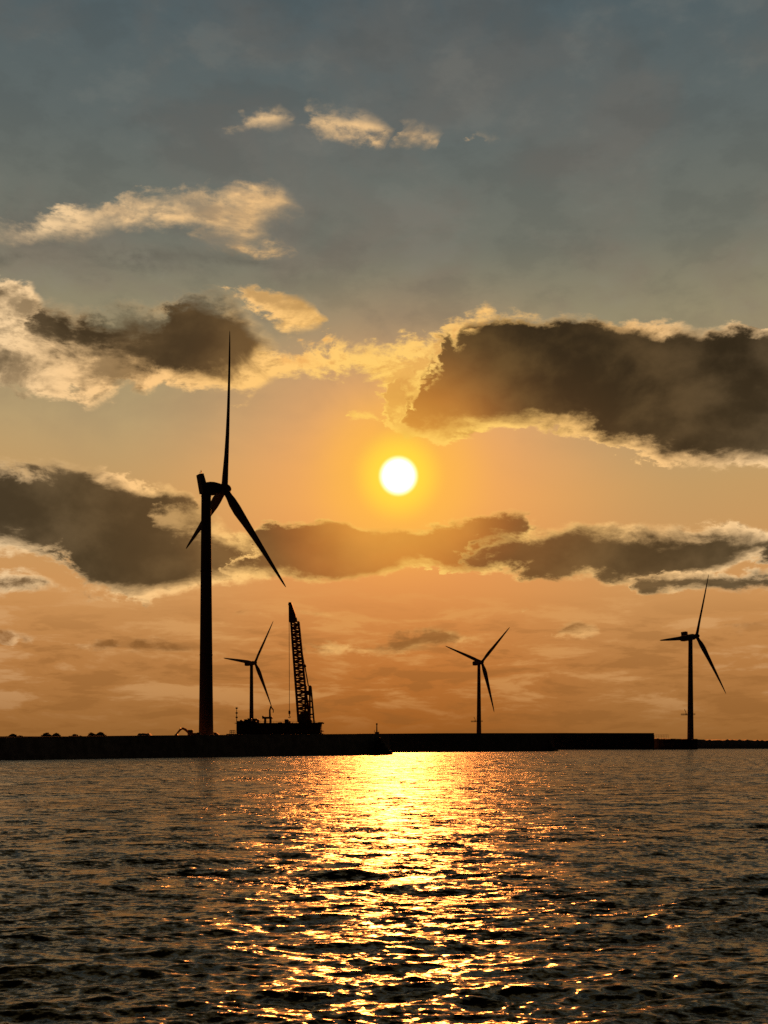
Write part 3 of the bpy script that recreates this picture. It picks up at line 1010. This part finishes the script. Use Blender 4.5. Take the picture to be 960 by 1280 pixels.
# lattice boom crane on the barge
cr = empty('lattice_crane', BARGE + Vector((bx(381), 0, bz(903.6))))
tag(cr, 'tall crane with a near vertical lattice boom standing on the barge deck', 'crane')
CO = Vector((bx(381), 0, bz(903.6)))
def C3(px, y, py): return Vector((bx(px), y, bz(py))) - CO
bm_ = MB()
levels = []
NL = 30
for i in range(NL + 1):
    t = i / NL
    py = 902.5 + (777 - 902.5) * t
    s = (902.5 - py) / (902.5 - 754)
    xl = 372.6 + (361.6 - 372.6) * s
    wd = 15.0 if py > 890 else (12.8 + (15.0 - 12.8) * max(0, (py - 860) / 30) if py > 860 else 10.6 + (12.8 - 10.6) * (py - 777) / 83)
    hy = 1.9 + .5 * (1 - t)
    levels.append((xl, xl + wd, hy, py))
for xi in (0, 1):
    for sy in (-1, 1):
        bm_.tube([C3(L[xi] + (.6 if xi == 0 else -.6), sy * L[2], L[3]) for L in levels], .45, 7)
for i in range(NL):
    A, B_ = levels[i], levels[i + 1]
    for sy in (-1, 1):
        bm_.tube([C3(A[0] + .6, sy * A[2], A[3]), C3(A[1] - .6, sy * A[2], A[3])], .29, 5)
        if i % 2 == 0:
            bm_.tube([C3(A[0] + .6, sy * A[2], A[3]), C3(B_[1] - .6, sy * B_[2], B_[3])], .29, 5)
        else:
            bm_.tube([C3(A[1] - .6, sy * A[2], A[3]), C3(B_[0] + .6, sy * B_[2], B_[3])], .29, 5)
    for xi in (0, 1):
        e = .6 if xi == 0 else -.6
        bm_.tube([C3(A[xi] + e, -A[2], A[3]), C3(B_[xi] + e, B_[2], B_[3])], .22, 5)
boom = bm_.obj('boom', M['red'], cr)
# ladder and walkway inside the boom
ld = MB()
for i in range(NL):
    A, B_ = levels[i], levels[i + 1]
    ld.tube([C3((A[0] + A[1]) / 2 - .4, 0, A[3]), C3((B_[0] + B_[1]) / 2 - .4, 0, B_[3])], .12, 5)
    if i % 3 == 0:
        ld.box(C3(A[0] + 2, 0, 0).x, C3(A[1] - 2, 0, 0).x, -1.2, 1.2, C3(0, 0, A[3]).z, C3(0, 0, A[3]).z + .25)
ld.obj('ladder', M['steel'], boom)
# head of the boom: plated, wedge shaped
hd = MB()
poly = [C3(361.2, 0, 777.5), C3(371.5, 0, 777.5), C3(369.3, 0, 767), C3(364.4, 0, 753.2), C3(361.0, 0, 753.2)]
hd.prism([(p.x, p.z) for p in poly][::1], -1.5, 1.5)
hd.obj('boom_head', M['red'], boom)
sh = MB()
for py, px in ((756, 362.6), (762, 363.6)):
    c = C3(px, 0, py)
    sh.tube([(c.x, -1.9, c.z), (c.x, 1.9, c.z)], .8, 14)
sh.obj('sheave', M['steel'], boom)
# gantry at the back
gt = MB()
for sy in (-1.6, 1.6):
    gt.tube([C3(381.6, sy, 903.4), C3(381.4, sy, 857.5)], .36, 6)
    gt.tube([C3(387.4, sy, 903.4), C3(387.2, sy, 857.5)], .36, 6)
    gt.tube([C3(392.6, sy, 903.4), C3(388.6, sy, 858)], .32, 6)
    for py in (868, 876.5, 884, 893):
        gt.tube([C3(381.5, sy, py), C3(388 + (py - 858) * .08, sy, py)], .32, 6)
    gt.tube([C3(381.6, sy, 903), C3(387.3, sy, 893)], .2, 5)
    gt.tube([C3(387.5, sy, 896.5), C3(392, sy, 896.5)], .2, 5)
for py in (857.8, 868, 876.5, 884, 893):
    for px in (381.5, 387.3):
        gt.tube([C3(px, -1.6, py), C3(px, 1.6, py)], .25, 5)
gan = gt.obj('gantry', M['steel'], cr)
c0, c1 = C3(380.4, 0, 867), C3(389.2, 0, 857)
gb = MB()
gb.box(c0.x, C3(383.4, 0, 0).x, -2, 2, c0.z, c1.z, .12)
gb.box(C3(385.8, 0, 0).x, c1.x, -2, 2, c0.z, c1.z, .12)
gb.box(C3(383.2, 0, 0).x, C3(386, 0, 0).x, -2, 2, c0.z, C3(0, 0, 863.5).z, .1)
gb.obj('winch_frame', M['steel'], gan)
hs = MB()
a0, a1 = C3(375.5, 0, 903.8), C3(386.0, 0, 885.5)
hs.box(a0.x, a1.x, -2.2, 2.2, a0.z, a1.z - 2.0, .25)
hs.box(C3(373.5, 0, 0).x, C3(390, 0, 0).x, -2.8, 2.8, a0.z, a0.z + 1.6, .2)
hs.obj('machinery_house', M['steel'], cr)
MB().box(C3(372.4, 0, 0).x, C3(377.6, 0, 0).x, -4.0, -2.4, C3(0, 0, 900).z, C3(0, 0, 893.4).z, .3).obj('cab', M['steel'], cr)
# backstay: strut off the boom, pendant ropes
stt = MB()
stt.tube([C3(375.5, 0, 832.2), C3(380.4, 0, 832.2)], .42, 7)
c = C3(380.8, 0, 832.4)
stt.tube([(c.x, -1.2, c.z), (c.x, 1.2, c.z)], .75, 12)
stt.obj('strut', M['steel'], cr)
rp = MB()
for sy in (-1.0, 1.0):
    rp.tube([C3(370.6, sy, 772), C3(380.9, sy, 832.4)], .09, 5)
    rp.tube([C3(381.0, sy, 832.4), C3(385.4, sy, 857.5)], .24, 5)
rp.obj('backstay', M['cable'], cr)
hk = MB()
for sy in (-.5, .5):
    hk.tube([C3(361.3, sy, 757), C3(361.8, sy, 888.5)], .085, 5)
rope = hk.obj('hoist_rope', M['cable'], cr)
hk = MB()
c = C3(361.8, 0, 890.5)
hk.box(c.x - .45, c.x + .45, -.8, .8, c.z - .8, c.z + .8, .15)
hk.tube([c + Vector((0, 0, -.8)), c + Vector((0, 0, -1.6)), c + Vector((.45, 0, -2.2)), c + Vector((0, 0, -2.6)), c + Vector((-.45, 0, -2.2))], .18, 6)
hk.obj('hook', M['steel'], rope)

# small deck crane on its own frame
dc = empty('deck_crane', BARGE + Vector((bx(335), -2, bz(904.2))))
tag(dc, 'small deck crane on a four legged frame, left of the lattice crane', 'crane')
D0 = Vector((bx(335), 0, bz(904.2)))
def D3(px, y, py): return Vector((bx(px), y, bz(py))) - D0
for px in (332, 338.6):
    for sy in (-1.3, 1.3):
        MB().tube([D3(px, sy, 904.4), D3(px, sy, 897)], .42, 6).obj('leg', M['steel'], dc)
f_ = MB()
a0, a1 = D3(328.6, 0, 898.6), D3(341, 0, 896.2)
f_.box(a0.x, a1.x, -2, 2, a0.z, a1.z, .15)
f_.box(D3(328.4, 0, 0).x, D3(330.6, 0, 0).x, -1.6, 1.6, a1.z - .1, D3(0, 0, 895).z, .1)
f_.obj('platform', M['steel'], dc)
MB().tube([D3(338, 0, 896.6), D3(337.8, 0, 888), D3(339.2, 0, 882.5)], [.5, .42, .3], 7).obj('mast', M['steel'], dc)
MB().tube([D3(339.0, 0, 883.5), D3(342.2, 0, 887.6)], .28, 6).tube([D3(342.2, 0, 887.6), D3(342, 0, 891)], .2, 6).obj('jib', M['steel'], dc)


# ------------------------------------------------------------------ things on the near land
def near(px):   # distance and crest of the near wall at a column
    for (p0, d0, t0), (p1, d1, t1) in zip(NW[:-1], NW[1:]):
        if p0 <= px <= p1:
            k = (px - p0) / (p1 - p0)
            return d0 + (d1 - d0) * k, t0 + (t1 - t0) * k
    return 300, 920


def on_land(px, back):
    D, t = near(px)
    z = W(px, t, D).z - 1.3
    D2 = D + back
    return Vector(((px - 480) / F * D2, D2, z))


# excavator with its arm folded down
p = on_land(240, 8)
ex = empty('excavator', p)
tag(ex, 'small excavator with its arm arched down beside the foot of the tallest turbine', 'excavator')
for sy in (-1.1, 1.1):
    tr = MB()
    pts = []
    for k in range(16):
        w = 2 * math.pi * k / 16
        pts.append((1.2 * (1 if math.cos(w) > 0 else -1) + .45 * math.cos(w), .45 + .45 * math.sin(w)))
    tr.prism(pts, sy - .28, sy + .28)
    tr.obj('track', M['rubber'], ex)
bd = MB().box(-1.2, 2.3, -1.3, 1.3, 1.0, 2.0, .15)
bd.box(-.6, .6, -.8, .8, .8, 1.05)
bd.obj('body', M['yellow'], ex)
MB().box(1.6, 2.6, -1.2, 1.2, 1.05, 2.15, .2).obj('counterweight', M['steel'], ex)
cb = MB().box(-1.1, .4, -1.25, -.2, 1.98, 2.95, .12)
cb = cb.obj('cab', M['yellow'], ex)
MB().box(-1.0, .3, -1.28, -1.24, 2.2, 2.8).obj('window', M['glass'], cb)
MB().tube([(-.9, .3, 1.9), (-2.0, .3, 3.0), (-2.9, .3, 3.4), (-3.6, .3, 3.1)], [.38, .42, .36, .3], 8).obj('boom', M['yellow'], ex)
MB().tube([(-3.4, .3, 3.35), (-4.3, .3, 2.3), (-5.0, .3, 1.5)], [.34, .28, .22], 8).obj('arm', M['yellow'], ex)
MB().prism([(-5.3, 1.6), (-4.6, 1.7), (-4.2, .9), (-4.7, .4), (-5.5, .6)], -.25, .85).obj('bucket', M['steel'], ex)

# mound and hut
a = on_land(166, 10)
b = on_land(197, 10)
mp = (a + b) / 2
mb = MB()
hw = (b.x - a.x) / 2 * 1.04
v = []
R = random.Random(9)
for iy in range(7):
    for ix in range(15):
        tx, ty = ix / 14, iy / 6
        h = min(1, tx / .2, (1 - tx) / .28) * min(1, ty / .25, (1 - ty) / .25)
        v.append(((tx * 2 - 1) * hw + R.uniform(-.08, .08), ty * 9 - 4.5, max(0, h) * 2.05 + (R.uniform(-.05, .05) if h > 0 else 0)))
f = [(i * 15 + j, i * 15 + j + 1, i * 15 + 16 + j, i * 15 + 15 + j) for i in range(6) for j in range(14)]
o = mb.raw(v, f).obj('gravel_mound', M['ground'], None, mp + Vector((0, 0, -.05)))
tag(o, 'low flat topped gravel mound behind the sea wall left of the tallest turbine', 'mound')
hp = on_land(268.5, 20)
ht = empty('transformer_cabinet', hp)
tag(ht, 'low dark cabinet with a sloping roof at the right foot of the tallest turbine', 'cabinet')
MB().box(-1.1, 1.1, -1, 1, -.1, 1.7, .05).obj('housing', M['steel'], ht)
MB().prism([(-1.3, 1.7), (1.5, 1.5), (.6, 2.2), (-1.0, 2.4)], -1.2, 1.2).obj('roof', M['hull'], ht)
MB().box(-.5, .5, -1.06, -.98, .1, 1.5).obj('door', M['hull'], ht)


# shrubs along the left end
def shrub(px0, px1, h, label, seed):
    c = on_land((px0 + px1) / 2, 7)
    D, _ = near((px0 + px1) / 2)
    w = (px1 - px0) / F * D / 2
    root = empty('shrub', c)
    tag(root, label, 'shrub', 'shrubs on the left part of the harbour land')
    R = random.Random(seed)
    st = MB()
    for i in range(14):
        x = R.uniform(-.8, .8) * w
        st.tube([(x, R.uniform(-.6, .6), -.1), (x + R.uniform(-.4, .4), R.uniform(-.6, .6), h * .5), (x + R.uniform(-.6, .6), R.uniform(-.6, .6), h * .85)], [.07, .05, .02], 5)
    st.obj('stems', M['bark'], root)
    lf = MB()
    v = []
    f = []
    for i in range(int(1500 * w)):
        x = R.uniform(-1, 1)
        prof = (1 - abs(x) ** 5) * (.84 + .16 * math.sin(x * 7 + seed))
        z = (R.random() ** .8) * h * prof
        y = R.gauss(0, .6)
        s = R.uniform(.12, .26)
        a_ = R.uniform(0, 6.28)
        b_ = R.uniform(-1, 1)
        e1 = Vector((math.cos(a_), math.sin(a_), b_)) * s
        e2 = Vector((-math.sin(a_), math.cos(a_) * .5, R.uniform(.2, 1))) * s * .7
        o_ = Vector((x * w, y, z + .15))
        k = len(v)
        v += [o_ - e1, o_ + e2, o_ + e1, o_ - e2]
        f.append((k, k + 1, k + 2, k + 3))
    lf.raw(v, f).obj('leaves', M['leaf'], root)
    return root


shrub(4, 30, 1.95, 'long low shrub at the far left of the harbour land', 2)
shrub(48, 78, 2.15, 'low shrub second from the left above the sea wall', 4)
shrub(108, 136, 2.25, 'low shrub just left of the flat topped gravel mound', 6)
shrub(84, 104, 1.7, 'lowest and narrowest shrub between two taller ones on the harbour land', 8)

# navigation beacon near the end of the sea wall
bp = on_land(471, 4)
bc = empty('navigation_beacon', bp)
tag(bc, 'slender navigation beacon near the right end of the near sea wall', 'beacon')
MB().tube([(0, 0, -.2), (0, 0, 5.3)], [.34, .16], 8).obj('mast', M['steel'], bc)
MB().tube([(0, 0, 4.6), (0, 0, 5.3)], .3, 10).obj('lantern', M['glass'], bc)
MB().box(-.7, .9, -.5, .5, 1.0, 2.0, .08).obj('battery_box', M['steel'], bc)
MB().tube([(-.9, 0, 1.6), (-.9, 0, 2.7)], .07, 5).obj('antenna', M['steel'], bc)
sp = MB()
sp.raw([(.3, -.5, 2.4), (1.1, -.5, 1.9), (1.1, .5, 1.9), (.3, .5, 2.4)], [(0, 1, 2, 3)])
sp.obj('solar_panel', M['steel'], bc)

# handrail and stacked blocks past the step of the distant breakwater
hp = W(827, 0, 905)
zr = W(0, 923.2, 905).z
pl = empty('handrail', (hp.x, 905, zr - .5))
tag(pl, 'faint handrail on the low pier just right of the step in the distant breakwater', 'handrail')
r_ = MB()
for i in range(9):
    x = -5 + i * 1.25
    r_.tube([(x, 0, 0), (x, 0, 3.4)], .07, 5)
for z in (2.3, 3.4):
    r_.tube([(-5, 0, z), (5, 0, z)], .06, 5)
r_.obj('rails', M['steel'], pl)
pr = MB()
for i in range(8):
    x0 = W(818, 0, 890).x + i * 4.0
    pr.box(x0 + .05, x0 + 3.95, 890, 915, -2, W(0, 923.4 + (i % 3) * .25, 905).z, .2)
o = pr.obj('low_pier', M['concrete'])
tag(o, 'low concrete pier continuing right of the step in the distant breakwater', 'pier')
